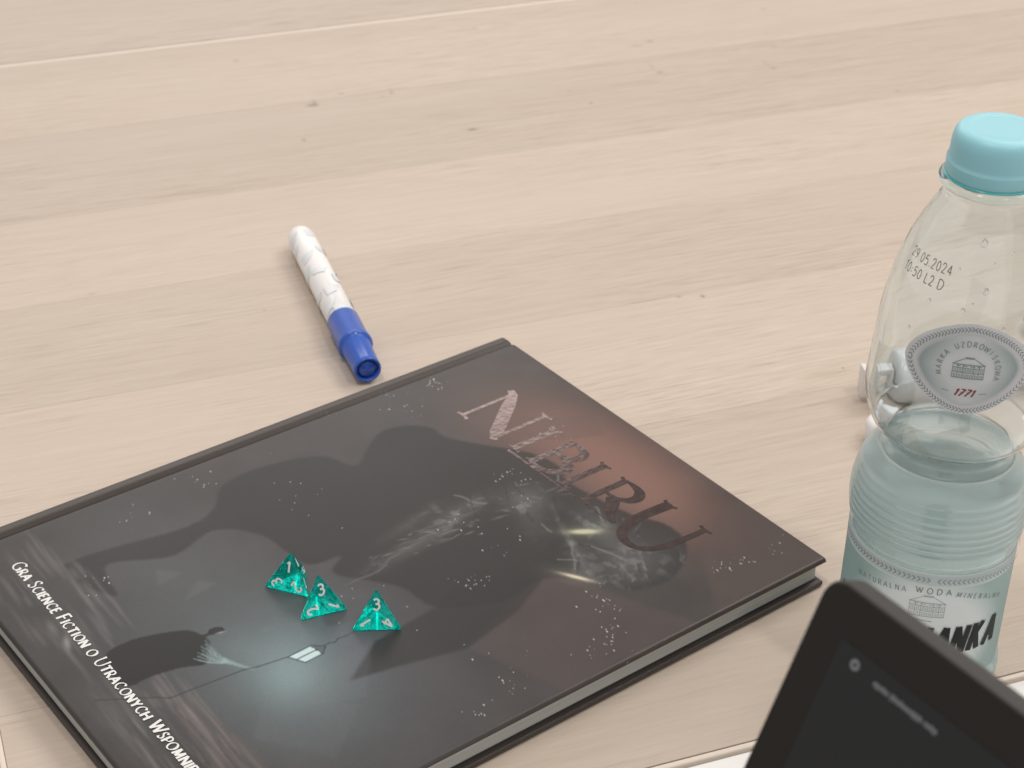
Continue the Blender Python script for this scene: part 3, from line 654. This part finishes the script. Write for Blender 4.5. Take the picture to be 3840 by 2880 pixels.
def thin_plastic(name, tint, k, solid=True):
    m = D.materials.new(name); m.use_nodes = True; nt = m.node_tree; nt.nodes.clear()
    out = nt.nodes.new('ShaderNodeOutputMaterial'); tr = nt.nodes.new('ShaderNodeBsdfTransparent'); gs = nt.nodes.new('ShaderNodeBsdfGlossy'); mu = nt.nodes.new('ShaderNodeMath'); mx = nt.nodes.new('ShaderNodeMixShader')
    lw = nt.nodes.new('ShaderNodeLayerWeight'); lw.inputs['Blend'].default_value = .5
    # seen edge-on the wall is a longer path through tinted plastic
    cm = nt.nodes.new('ShaderNodeMix'); cm.data_type = 'RGBA'; cm.inputs['A'].default_value = (*tint, 1); cm.inputs['B'].default_value = (tint[0]*.80, tint[1]*.85, tint[2]*.85, 1)
    pw = nt.nodes.new('ShaderNodeMath'); pw.operation = 'POWER'; pw.inputs[1].default_value = 3.0
    nt.links.new(lw.outputs['Facing'], pw.inputs[0]); nt.links.new(pw.outputs[0], cm.inputs['Factor']); nt.links.new(cm.outputs['Result'], tr.inputs['Color'])
    gs.inputs['Roughness'].default_value = .04; mu.operation = 'MULTIPLY_ADD'; mu.inputs[1].default_value = .85; mu.inputs[2].default_value = .045*k; mu.use_clamp = True
    p5 = nt.nodes.new('ShaderNodeMath'); p5.operation = 'POWER'; p5.inputs[1].default_value = 4.5; nt.links.new(lw.outputs['Facing'], p5.inputs[0])
    tc = nt.nodes.new('ShaderNodeTexCoord'); n = nt.nodes.new('ShaderNodeTexNoise'); n.inputs['Scale'].default_value = 60; n.inputs['Detail'].default_value = 2
    bp = nt.nodes.new('ShaderNodeBump'); bp.inputs['Strength'].default_value = .25; bp.inputs['Distance'].default_value = .0015
    nt.links.new(tc.outputs['Object'], n.inputs['Vector']); nt.links.new(n.outputs['Fac'], bp.inputs['Height']); nt.links.new(bp.outputs[0], gs.inputs['Normal'])
    nt.links.new(p5.outputs[0], mu.inputs[0]); nt.links.new(mu.outputs[0], mx.inputs[0]); nt.links.new(tr.outputs[0], mx.inputs[1]); nt.links.new(gs.outputs[0], mx.inputs[2]); gg = nt.nodes.new('ShaderNodeBsdfGlass'); gg.inputs['IOR'].default_value = 1.5; gg.inputs['Roughness'].default_value = .0; gg.inputs['Color'].default_value = (*tint, 1)
    b2 = nt.nodes.new('ShaderNodeBump'); b2.inputs['Strength'].default_value = .12; b2.inputs['Distance'].default_value = .001; nt.links.new(n.outputs['Fac'], b2.inputs['Height']); nt.links.new(b2.outputs[0], gg.inputs['Normal'])
    # pale diffuse colour mixed into the lower wall so it looks brighter lit
    hz = nt.nodes.new('ShaderNodeBsdfDiffuse'); hz.inputs['Color'].default_value = (.80, .96, .97, 1); hx = nt.nodes.new('ShaderNodeMixShader')
    hm = nt.nodes.new('ShaderNodeMapRange'); hm.inputs['To Min'].default_value = .10; hm.inputs['To Max'].default_value = .26; nt.links.new(n.outputs['Fac'], hm.inputs['Value']); nt.links.new(hm.outputs[0], hx.inputs[0])
    nt.links.new(mx.outputs[0], hx.inputs[1]); nt.links.new(hz.outputs[0], hx.inputs[2])
    nt.links.new((gg if solid else hx).outputs[0], out.inputs[0])
    return m
M_pet = thin_plastic('clear_bottle_plastic', (.958, .982, .988), 1.5)
M_pet2 = thin_plastic('wetted_bottle_plastic', (.965, .988, .992), 2.6, False)
ZW = .1022
v, f = lathe([p for p in PR if (p[1] < .2052 or p[0] < .0147) and p[1] > ZW-.0008], 128); mesh_obj('shell', v, f, M_pet, bot, True)
v, f = lathe([p for p in PR if p[1] < ZW], 128); mesh_obj('lower_shell', v, f, M_pet2, bot, True)
inner = [(max(0, r-.00045), z+.0003) for r, z in PR if ZW-.0004 < z < .2030]
v, f = lathe(inner, 128); mesh_obj('inner_wall', v, [q_[::-1] for q_ in f], M_pet, bot, True)
# moulded neck flange
mn, nt, b = nodes('teal_tinted_collar'); b.inputs['Base Color'].default_value = (.80, .95, .95, 1); b.inputs['Transmission Weight'].default_value = .95; b.inputs['Roughness'].default_value = .08; b.inputs['IOR'].default_value = 1.4
v, f = lathe(smooth_profile([(.0147, .2050), (.0168, .2056), (.0175, .2066), (.0175, .2078), (.0166, .2085), (.0147, .2086)], .0004), 96); mesh_obj('neck_flange', v, f, mn, bot, True)
# water
ZW = .1022
mw, nt, b = nodes('water'); nt.nodes.remove(b); g_ = nt.nodes.new('ShaderNodeBsdfGlass'); g_.inputs['IOR'].default_value = 1.33; g_.inputs['Roughness'].default_value = .02; g_.inputs['Color'].default_value = (.975, 1.0, 1.0, 1)
wt = nt.nodes.new('ShaderNodeBsdfTranslucent'); wt.inputs['Color'].default_value = (.95, 1.0, 1.0, 1); wx = nt.nodes.new('ShaderNodeMixShader'); wx.inputs[0].default_value = .28
wz = nt.nodes.new('ShaderNodeMixShader'); wz.inputs[0].default_value = .0; wq = nt.nodes.new('ShaderNodeBsdfTransparent'); wq.inputs['Color'].default_value = (.88, .98, .975, 1)
nt.links.new(g_.outputs[0], wz.inputs[1]); nt.links.new(wq.outputs[0], wz.inputs[2]); nt.links.new(wz.outputs[0], wx.inputs[1]); nt.links.new(wt.outputs[0], wx.inputs[2]); nt.links.new(wx.outputs[0], nt.nodes['Material Output'].inputs['Surface'])
wp = [(max(0, r-.00025), z+.0002) for r, z in PR if z+.0002 < ZW-.0004]
wp.append((wp[-1][0]-.0002, ZW+.0004)); wp += [(wp[-1][0]-.0006, ZW), (.0, ZW)]
v, f = lathe(wp, 128); mesh_obj('water', v, f, mw, bot, True)
# cap
mc, nt, b = nodes('pale_teal_cap'); b.inputs['Base Color'].default_value = (.30, .58, .65, 1); b.inputs['Roughness'].default_value = .42; b.inputs['Subsurface Weight'].default_value = .6; b.inputs['Subsurface Radius'].default_value = (.5, 1, 1); b.inputs['Subsurface Scale'].default_value = .004
v, f = lathe(smooth_profile([(.0148, .2092), (.0157, .2094), (.0158, .2110), (.0159, .2138), (.0159, .2142), (.0154, .2147), (.0153, .2154), (.0151, .2195), (.0148, .2218), (.0142, .2236), (.0130, .2249), (.0116, .2254), (.0104, .22545), (.0094, .2253), (.0086, .2252), (.004, .2252), (.0, .2252)], .0005), 96)
mesh_obj('cap', v, f, mc, bot, True)
mc2, nt, b = nodes('glossy_teal_ring'); b.inputs['Base Color'].default_value = (.10, .66, .68, 1); b.inputs['Roughness'].default_value = .15; b.inputs['Transmission Weight'].default_value = .4
v, f = lathe(smooth_profile([(.0140, .2086), (.0160, .2087), (.0162, .2090), (.0160, .2093), (.0140, .20935)], .0003), 96); mesh_obj('tamper_ring', v, f, mc2, bot, True)

def on_bottle(R=None, lift0=.00035):
    def fn(s_, t_, lift=0):     # s: mm round the front from the viewer-facing line (to the right), t: mm height
        r = (R if R else r_at(t_/1000)); a = AZ0+s_/1000/r
        rr = r+lift0+lift*1.5; return (rr*math.cos(a), rr*math.sin(a), t_/1000)
    return fn
RL = .0306
def label_mesh():
    # paper label round the foot of the bottle; colours of its print
    na, nz = 320, 96; V = []; cols = []; F = []
    for j in range(nz+1):
        z = 9.0+(66.8-9.0)*j/nz
        for i in range(na):
            a = 2*math.pi*i/na; V.append((RL*math.cos(AZ0+a), RL*math.sin(AZ0+a)*1.0, z/1000))
    V = [(x*1.0, y, z) for x, y, z in V]
    for j in range(nz+1):
        z = 9.0+(66.8-9.0)*j/nz
        for i in range(na):
            a = math.degrees(2*math.pi*i/na); a = (a+180) % 360-180
            s_ = math.radians(a)*30.6
            d = math.hypot((s_-2)/33.0, (z-38)/31.0)
            t = min(1, max(0, (d-.62)/.42)); t = t*t*(3-2*t)
            base = np.array([.90, .91, .91])*(1-t)+np.array([.44, .57, .56])*t
            if z > 61.9: base = np.array([.66, .71, .72])
            if 61.2 < z <= 61.9: base = np.array([.82, .85, .85])
            if z > 66.2: base = np.array([.80, .84, .84])
            cols.append((*base, 1))
    for j in range(nz):
        for i in range(na):
            k = (i+1) % na; F.append((j*na+i, j*na+k, (j+1)*na+k, (j+1)*na+i))
    me = D.meshes.new('paper_label'); me.from_pydata(V, [], F); me.polygons.foreach_set('use_smooth', [True]*len(me.polygons))
    at = me.color_attributes.new('print', 'FLOAT_COLOR', 'POINT'); at.data.foreach_set('color', np.array(cols).ravel())
    m_, nt, b = nodes('label_print'); a = nt.nodes.new('ShaderNodeAttribute'); a.attribute_name = 'print'; nt.links.new(a.outputs['Color'], b.inputs['Base Color']); b.inputs['Roughness'].default_value = .32
    tr = nt.nodes.new('ShaderNodeBsdfTranslucent'); nt.links.new(a.outputs['Color'], tr.inputs['Color']); mx = nt.nodes.new('ShaderNodeMixShader'); mx.inputs[0].default_value = .48
    nt.links.new(b.outputs[0], mx.inputs[1]); nt.links.new(tr.outputs[0], mx.inputs[2]); nt.links.new(mx.outputs[0], nt.nodes['Material Output'].inputs['Surface'])
    me.materials.append(m_); return link(D.objects.new('paper_label', me), bot), m_
lab, M_label = label_mesh()
M_lb, nt, b = nodes('white_label_back'); b.inputs['Base Color'].default_value = (.88, .91, .91, 1); tr = nt.nodes.new('ShaderNodeBsdfTranslucent'); tr.inputs['Color'].default_value = (.92, .96, .96, 1); mx = nt.nodes.new('ShaderNodeMixShader'); mx.inputs[0].default_value = .6; nt.links.new(b.outputs[0], mx.inputs[1]); nt.links.new(tr.outputs[0], mx.inputs[2]); nt.links.new(mx.outputs[0], nt.nodes['Material Output'].inputs['Surface'])
v, f = lathe([(RL-.00012, .0091), (RL-.00012, .0667)], 128); mesh_obj('label_back', v, f, M_lb, bot, True)
M_inkg = simple('grey_green_ink', (.20, .245, .25), .45)
M_inkd = simple('dark_ink', (.011, .014, .0135), .6, Specular_IOR_Level=.25)
M_inkl = simple('light_grey_ink', (.36, .39, .40), .45)
M_red = simple('dark_red_ink', (.20, .022, .035), .45)
FB = on_bottle(RL, .00006)
# chevron border of the label: pointing right on the left of centre, left on the right of it
ink = Ink()
for k in range(-44, 45):
    x = k*1.75+3.5; d = 1 if k < 0 else -1
    if k == 0: continue
    for sg in (1, -1): ink.strip([(x-.55*d, 64.1+sg*1.05), (x+.45*d, 64.1)], .42, .34, 0, FB)
ink.build('chevron_border', M_inkg, lab)
ink = Ink(); t1 = 'NATURALNA'; t2 = 'WODA'; t3 = 'MINERALNA'
ink.text(t2, -2.2, 57.9, 2.5, .17, .15, FB, .62, .9)
ink.text(t3, 12.2, 57.4, 2.2, .15, .11, lambda s_, t_, l=0: FB(s_, t_-.10*(s_-10)**1.35 if s_ > 10 else t_, l), .55, .8, .25)
ink.text(t1, -26.0, 53.6, 2.2, .13, .10, lambda s_, t_, l=0: FB(s_, t_+(s_+26)*.17, l), .5, .8, -.05); ink.build('label_line', M_inkg, lab)
def building(ink, fn, x, y, sc, w=.18):
    def Pp(a, b): return (x+a*sc, y+b*sc)
    def ln(*p, wd=w): ink.strip([Pp(p[i], p[i+1]) for i in range(0, len(p), 2)], wd, wd, 0, fn, None, 1.0)
    ln(-7, 4, -2.2, 7, 2.2, 7, 7, 4, wd=w*1.5); ln(-7.2, 4, 7.2, 4, wd=w*2); ln(-2, 7.4, 2, 7.4, wd=w*2.6)
    ln(-6.6, 2.3, 6.6, 2.3, wd=w*1.6)
    for a in (-6.8, -4.6, -2.4, 2.4, 4.6, 6.8): ln(a, 4, a, -2.5, wd=w*1.3)
    ln(-6.8, .1, 6.8, .1, wd=w*1.4); ln(-7, -2.6, 7, -2.6, wd=w*1.8)
    for a in (-5.7, -3.5, -1.4, 0, 1.4, 3.5, 5.7):
        for b_ in (.5, -2.1): ln(a-.35, b_, a-.35, b_+1.3, a+.35, b_+1.3, a+.35, b_, wd=w*1.2)
    for a in (-4.5, -1.6, 1.6, 4.5): ln(a-1, 3.4, a+1, 3.4, wd=w*1.5)
ink = Ink(); building(ink, FB, 2.7, 50.0, .92, .17); ink.strip([(-1.5, 45.9), (5, 45.6)], .4, .4, 0, FB, None, 1); ink.build('building_emblem', M_inkl, lab)
word = 'MUSZYNIANKA'
def bold_word(ink, dx, w0, w1):
    cs = {'A': 9.3, 'N': 15.6, 'K': 22.4, 'Z': 30.0}
    centres = [-34.5, -27.6, -20.8, -14.2, -7.6, -.9, 4.2, 10.0, 16.6, 23.4, 31.0]
    for ch, cx in zip(word, centres):
        h_ = 12.2; sx_ = .50 if ch != 'M' else .56
        ink.text(ch, cx-G[ch][0]*h_*sx_*.5+dx-.9, 30.7, h_, w0, w1, FB, 0, sx_, .16, 0, maxseg=1.0)
ink = Ink(); bold_word(ink, 1.25, .03, .025); ink.build('brand_outline', M_inkl, lab)
ink = Ink(); bold_word(ink, 0, .20, .16); o = ink.build('brand_lettering', M_inkd, lab)
for v_ in o.data.vertices:
    r = math.hypot(v_.co.x, v_.co.y); k = (r+.00012)/r; v_.co.x *= k; v_.co.y *= k
# oval label on the shoulder
OC = (2.6, 151.8)
def oval_r(th):
    ct, st = abs(math.cos(th)), abs(math.sin(th))
    return 1.0/((ct**1.62/22.4**1.62+st**1.62/16.9**1.62)**(1/1.62))
FO = on_bottle(None, .00030)
def oval_mesh():
    V = []; F = []; cols = []; NT, NR = 96, 22
    rings = [0]+[k/NR for k in range(1, NR+1)]
    for k in range(NR+1):
        for i in range(NT):
            th = 2*math.pi*i/NT; rr = oval_r(th)*k/NR
            # soften the left and right tips
            x, y = rr*math.cos(th), rr*math.sin(th); V.append(FO(OC[0]+x, OC[1]+y*.98, 0))
            u = k/NR; g = .5+.12*math.sin(0)
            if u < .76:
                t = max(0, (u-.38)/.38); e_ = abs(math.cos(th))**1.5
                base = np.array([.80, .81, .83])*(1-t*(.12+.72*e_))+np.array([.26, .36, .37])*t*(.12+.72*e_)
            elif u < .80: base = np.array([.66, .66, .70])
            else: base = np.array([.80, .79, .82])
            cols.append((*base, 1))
    for k in range(NR):
        for i in range(NT):
            j = (i+1) % NT; F.append((k*NT+i, k*NT+j, (k+1)*NT+j, (k+1)*NT+i))
    me = D.meshes.new('oval_label'); me.from_pydata(V, [], F); me.polygons.foreach_set('use_smooth', [True]*len(me.polygons))
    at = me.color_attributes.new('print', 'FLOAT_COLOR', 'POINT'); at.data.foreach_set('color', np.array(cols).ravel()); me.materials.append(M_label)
    return link(D.objects.new('oval_label', me), bot)
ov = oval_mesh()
FO2 = on_bottle(None, .00038)
def fo(x, y, l=0): return FO2(OC[0]+x, OC[1]+y, l)
ink = Ink(); NCH = 84
for k in range(NCH):
    th = 2*math.pi*(k+.5)/NCH; rr = oval_r(th)*.885; x, y = rr*math.cos(th), rr*math.sin(th)*.98
    th2 = th+.02; r2 = oval_r(th2)*.885; tx, ty = r2*math.cos(th2)-x, r2*math.sin(th2)*.98-y; l = math.hypot(tx, ty); tx /= l; ty /= l
    d = 1 if x < 0 else -1
    if ty*0+tx < 0: tx, ty = -tx, -ty
    if abs(tx) < .5: tx, ty = (0, 1 if y > 0 else -1) if False else (tx, ty)
    px, py = -ty, tx
    for sg in (1, -1): ink.strip([(x-.45*d*tx+sg*.85*px, y-.45*d*ty+sg*.85*py), (x+.45*d*tx, y+.45*d*ty)], .36, .30, 0, fo)
ink.build('chevron_border', M_inkg, ov)
ink = Ink(); tx_ = 'MARKA UZDROWISKOWA'; n_ = len(tx_)
for i, ch in enumerate(tx_):
    if ch == ' ': continue
    th = math.radians(180-(8+(172-8)*(i+.5)/n_)) if False else math.radians(196-(212)*(i+.35)/(n_-.3)); R1, R2 = 9.6, 9.9
    cx, cy = R1*math.cos(th), R2*math.sin(th)-.4; a = th-math.pi/2
    sz = 1.85; wd = G[ch][0]*sz*.85
    for p in stroke_paths(ch):
        q_ = [(cx+((b1*.85*sz-wd/2)*math.cos(a)-(c1*sz-sz/2)*math.sin(a)), cy+((b1*.85*sz-wd/2)*math.sin(a)+(c1*sz-sz/2)*math.cos(a))) for b1, c1 in p]
        ink.strip(q_, .30, .24, 0, fo)
ink.build('label_line', M_inkg, ov)
ink = Ink(); building(ink, fo, 0, -.9, .74, .19); ink.build('building_emblem', M_inkg, ov)
ink = Ink(); ink.text('1771', -3.6, -9.6, 2.6, .20, .12, fo, .2, 1.0, .45, .3); ink.build('year_print', M_red, ov)
ink = Ink(); ink.strip([(-7.6, -8.2), (-5.2, -8.4)], .25, .25, 0, fo, None, .8); ink.strip([(4.6, -8.4), (7.0, -8.2)], .25, .25, 0, fo, None, .8); ink.build('dash_print', M_inkg, ov)
# stamped date on the shoulder
def fd(x, y, l=0):
    t_ = 181.0+y; r = r_at(t_/1000); a = AZ0+math.radians(-59)+x/1000/.0262; rr = r+.00015+l
    return (rr*math.cos(a), rr*math.sin(a), t_/1000)
M_stamp = simple('faint_black_stamp', (.13, .13, .125), .6)
ink = Ink(); ink.text('29.05.2024', -.8, .8, 3.2, .10, .10, fd, .22, .80); ink.text('10:50 L2 D', -1.2, -4.4, 3.2, .10, .10, fd, .24, .80); ink.build('date_stamp', M_stamp, bot)
# droplets clinging inside the empty part
md2, nt, b = nodes('water_drop'); nt.nodes.remove(b); g2_ = nt.nodes.new('ShaderNodeBsdfGlass'); g2_.inputs['IOR'].default_value = 1.33; g2_.inputs['Color'].default_value = (1, 1, 1, 1); nt.links.new(g2_.outputs[0], nt.nodes['Material Output'].inputs['Surface'])
for az, z, sz in ((2, 193, 1.5), (9, 178.5, 1.2), (-5, 171.5, .9), (-30, 171.5, .8), (24, 166, .9), (14, 187, .6), (-14, 184, .6), (-40, 160, .7), (30, 190, .7), (1, 174, .5)):
    bm = bmesh.new(); bmesh.ops.create_icosphere(bm, subdivisions=3, radius=sz/1000)
    r = r_at(z/1000)-.0009; a = AZ0+math.radians(az); ca, sa = math.cos(a), math.sin(a)
    for v_ in bm.verts:
        o = v_.co; rad = o.x*.45; v_.co = Vector(((r+rad)*ca-o.y*sa*.8, (r+rad)*sa+o.y*ca*.8, z/1000+o.z*1.15))
    bm_obj('water_drop', bm, md2, bot, True)

# ================================================================== TABLET
C0 = Vector((.07086, .31643, .21967)); e1 = Vector((.58194, -.81323, 0)); e2 = Vector((-.32319, -.23127, -.91764)); nn = Vector((-.74625, -.53401, .39741))
TW, TH_, TT = .169, .2388, .0080
tb = D.objects.new('tablet', None); C.objects.link(tb)
tb.matrix_world = Matrix(((e1.x, -e2.x, nn.x, C0.x), (e1.y, -e2.y, nn.y, C0.y), (e1.z, -e2.z, nn.z, C0.z), (0, 0, 0, 1)))
tag(tb, 'black tablet computer standing upright in front, its corner over the bottle', 'tablet')
M_tb = simple('black_tablet_shell', (.030, .025, .022), .36)
M_rim = simple('grey_tablet_rim', (.030, .027, .0245), .5)
v, f = rounded_slab(-.0016, TW, -TH_, .0013, -TT, -.0004, .0060, .0009); mesh_obj('casing', v, f, M_rim, tb, True)
v, f = rounded_slab(-.0010, TW-.0006, -TH_+.0006, .0007, -.00045, .0, .0056, .0003)
M_bez = simple('bezel_glass', (.014, .0115, .010), .25, Specular_IOR_Level=.28); mesh_obj('bezel', v, f, M_bez, tb)
ms, nt, b = nodes('screen'); b.inputs['Base Color'].default_value = (.006, .006, .006, 1); b.inputs['Specular IOR Level'].default_value = .3; b.inputs['Roughness'].default_value = .22; b.inputs['Emission Color'].default_value = (.0075, .0075, .0078, 1); b.inputs['Emission Strength'].default_value = 1.0
v, f = rounded_slab(.0085, TW-.0085, -TH_+.0098, -.0098, .00003, .00012, .0006, .00003, 2); scr = mesh_obj('screen', v, f, ms, tb)
mt, nt, b = nodes('screen_text'); b.inputs['Base Color'].default_value = (.02, .02, .02, 1); b.inputs['Emission Color'].default_value = (.12, .12, .125, 1); b.inputs['Emission Strength'].default_value = 1.0
def on_tab(x, y, l=0): return (x/1000, y/1000, .00020+l)
ink = Ink(); ink.strip([(14.2+.9*math.cos(a), -13.0+.9*math.sin(a)) for a in np.linspace(0, 6.283, 20)], .75, .75, 0, on_tab)
x = 20.4
random.seed(3)
for wlen in (5, 10, 4):       # a caption too blurred to read: rows of small letter-like bars
    for k in range(wlen):
        hh = random.choice((.95, .95, 1.0, 1.35)); dd = random.choice((0, 0, 0, -.35))
        ink.strip([(x, -14.2+dd), (x, -14.2+hh)], .34, .34, 0, on_tab); ink.strip([(x, -14.2+.9), (x+.45, -14.2+.9)], .3, .3, 0, on_tab); ink.strip([(x+.5, -14.2), (x+.5, -14.2+.9)], .32, .32, 0, on_tab); x += .92
    x += .55
ink.build('screen_text', mt, scr)
# fold-out rest behind the tablet, standing on the white table
foot = C0+e1*.085+e2*.11-nn*(TT+.0003)
bk = Vector((foot.x+.075, foot.y+.054, 0)); mi = tb.matrix_world.inverted()
def sl(p): return tuple(mi @ p)
up_ = [foot-e1*.04, foot+e1*.04, bk+e1*.04, bk-e1*.04]; th_ = Vector((.0012, .0009, 0))
V = [sl(p) for p in up_]+[sl(p+th_) for p in up_]
mesh_obj('stand_flap', V, [(0, 1, 2, 3), (7, 6, 5, 4), (0, 4, 5, 1), (1, 5, 6, 2), (2, 6, 7, 3), (3, 7, 4, 0)], M_tb, tb)

# ================================================================== THINGS BEHIND THE BOTTLE
M_wp = simple('white_soft_plastic', (.70, .67, .645), .35)
hb = empty('plastic_case', (.1882, .737, 0), (0, 0, math.radians(10))); tag(hb, 'small white plastic case with a square loop, behind the bottle', 'case')
prof_c = smooth_profile([(0, 0), (.0105, .0), (.0122, .0008), (.0125, .003), (.0125, .028), (.0120, .0305), (.0105, .0312), (0, .0312)], .0012)
v, f = lathe(prof_c, 48); v = [(z-.012, x, y+.0125) for x, y, z in v]; M_cg = simple('grey_soft_plastic', (.62, .61, .60), .22); mesh_obj('barrel', v, f, M_cg, hb, True)
bm = bmesh.new()
for (x0, x1, z0_, z1_) in ((-.0245, -.0218, .004, .019), (-.0148, -.0125, .004, .019), (-.0218, -.0148, .0158, .019), (-.0218, -.0148, .004, .0075)):
    b2 = box_bm(x0, x1, -.0035, .0035, z0_, z1_, .0006, 3); me = D.meshes.new('t'); b2.to_mesh(me); b2.free(); bm.from_mesh(me)
bm_obj('loop', bm, M_wp, hb, True)
er = empty('eraser', (.1822, .6995, 0), (0, 0, math.radians(8))); tag(er, 'white rounded eraser on the wooden table behind the bottle waist', 'eraser')
v, f = rounded_slab(-.021, .021, -.008, .008, .0, .013, .0078, .003, 10); mesh_obj('body', v, f, simple('milky_rubber', (.76, .73, .74), .4), er, True)
# dark green lump and wrapped sweet to the right
def crumple(name, loc, sx, sy, sz, mat, label, cat, seed, amp):
    bm = bmesh.new(); bmesh.ops.create_icosphere(bm, subdivisions=4, radius=1)
    rg = np.random.default_rng(seed); dirs = [Vector(rg.normal(size=3)).normalized() for _ in range(26)]; am = rg.uniform(.4, 1, 26)
    for v_ in bm.verts:
        d = v_.co.normalized(); k = 1
        for dd, a in zip(dirs, am): k -= amp*a*max(0, d.dot(dd)-.72)*3
        v_.co = Vector((d.x*sx*k, d.y*sy*k, d.z*sz*k))
    mz = min(v_.co.z for v_ in bm.verts)
    for v_ in bm.verts: v_.co.z -= mz
    o = bm_obj(name, bm, mat, None, False); o.location = loc; tag(o, label, cat); return o
M_gf = simple('dark_green_foil', (.10, .17, .14), .28, .3); M_pf = simple('pink_purple_foil', (.36, .07, .15), .25, .5)
crumple('foil_wrapper', (.2740, .800, 0), .016, .012, .0055, M_gf, 'dark green crumpled foil seen through the bottle shoulder', 'wrapper', 4, .5)
crumple('wrapped_sweet', (.2600, .742, 0), .030, .022, .016, M_pf, 'pink and purple wrapped sweet at the right edge behind the bottle', 'sweet', 9, .5)
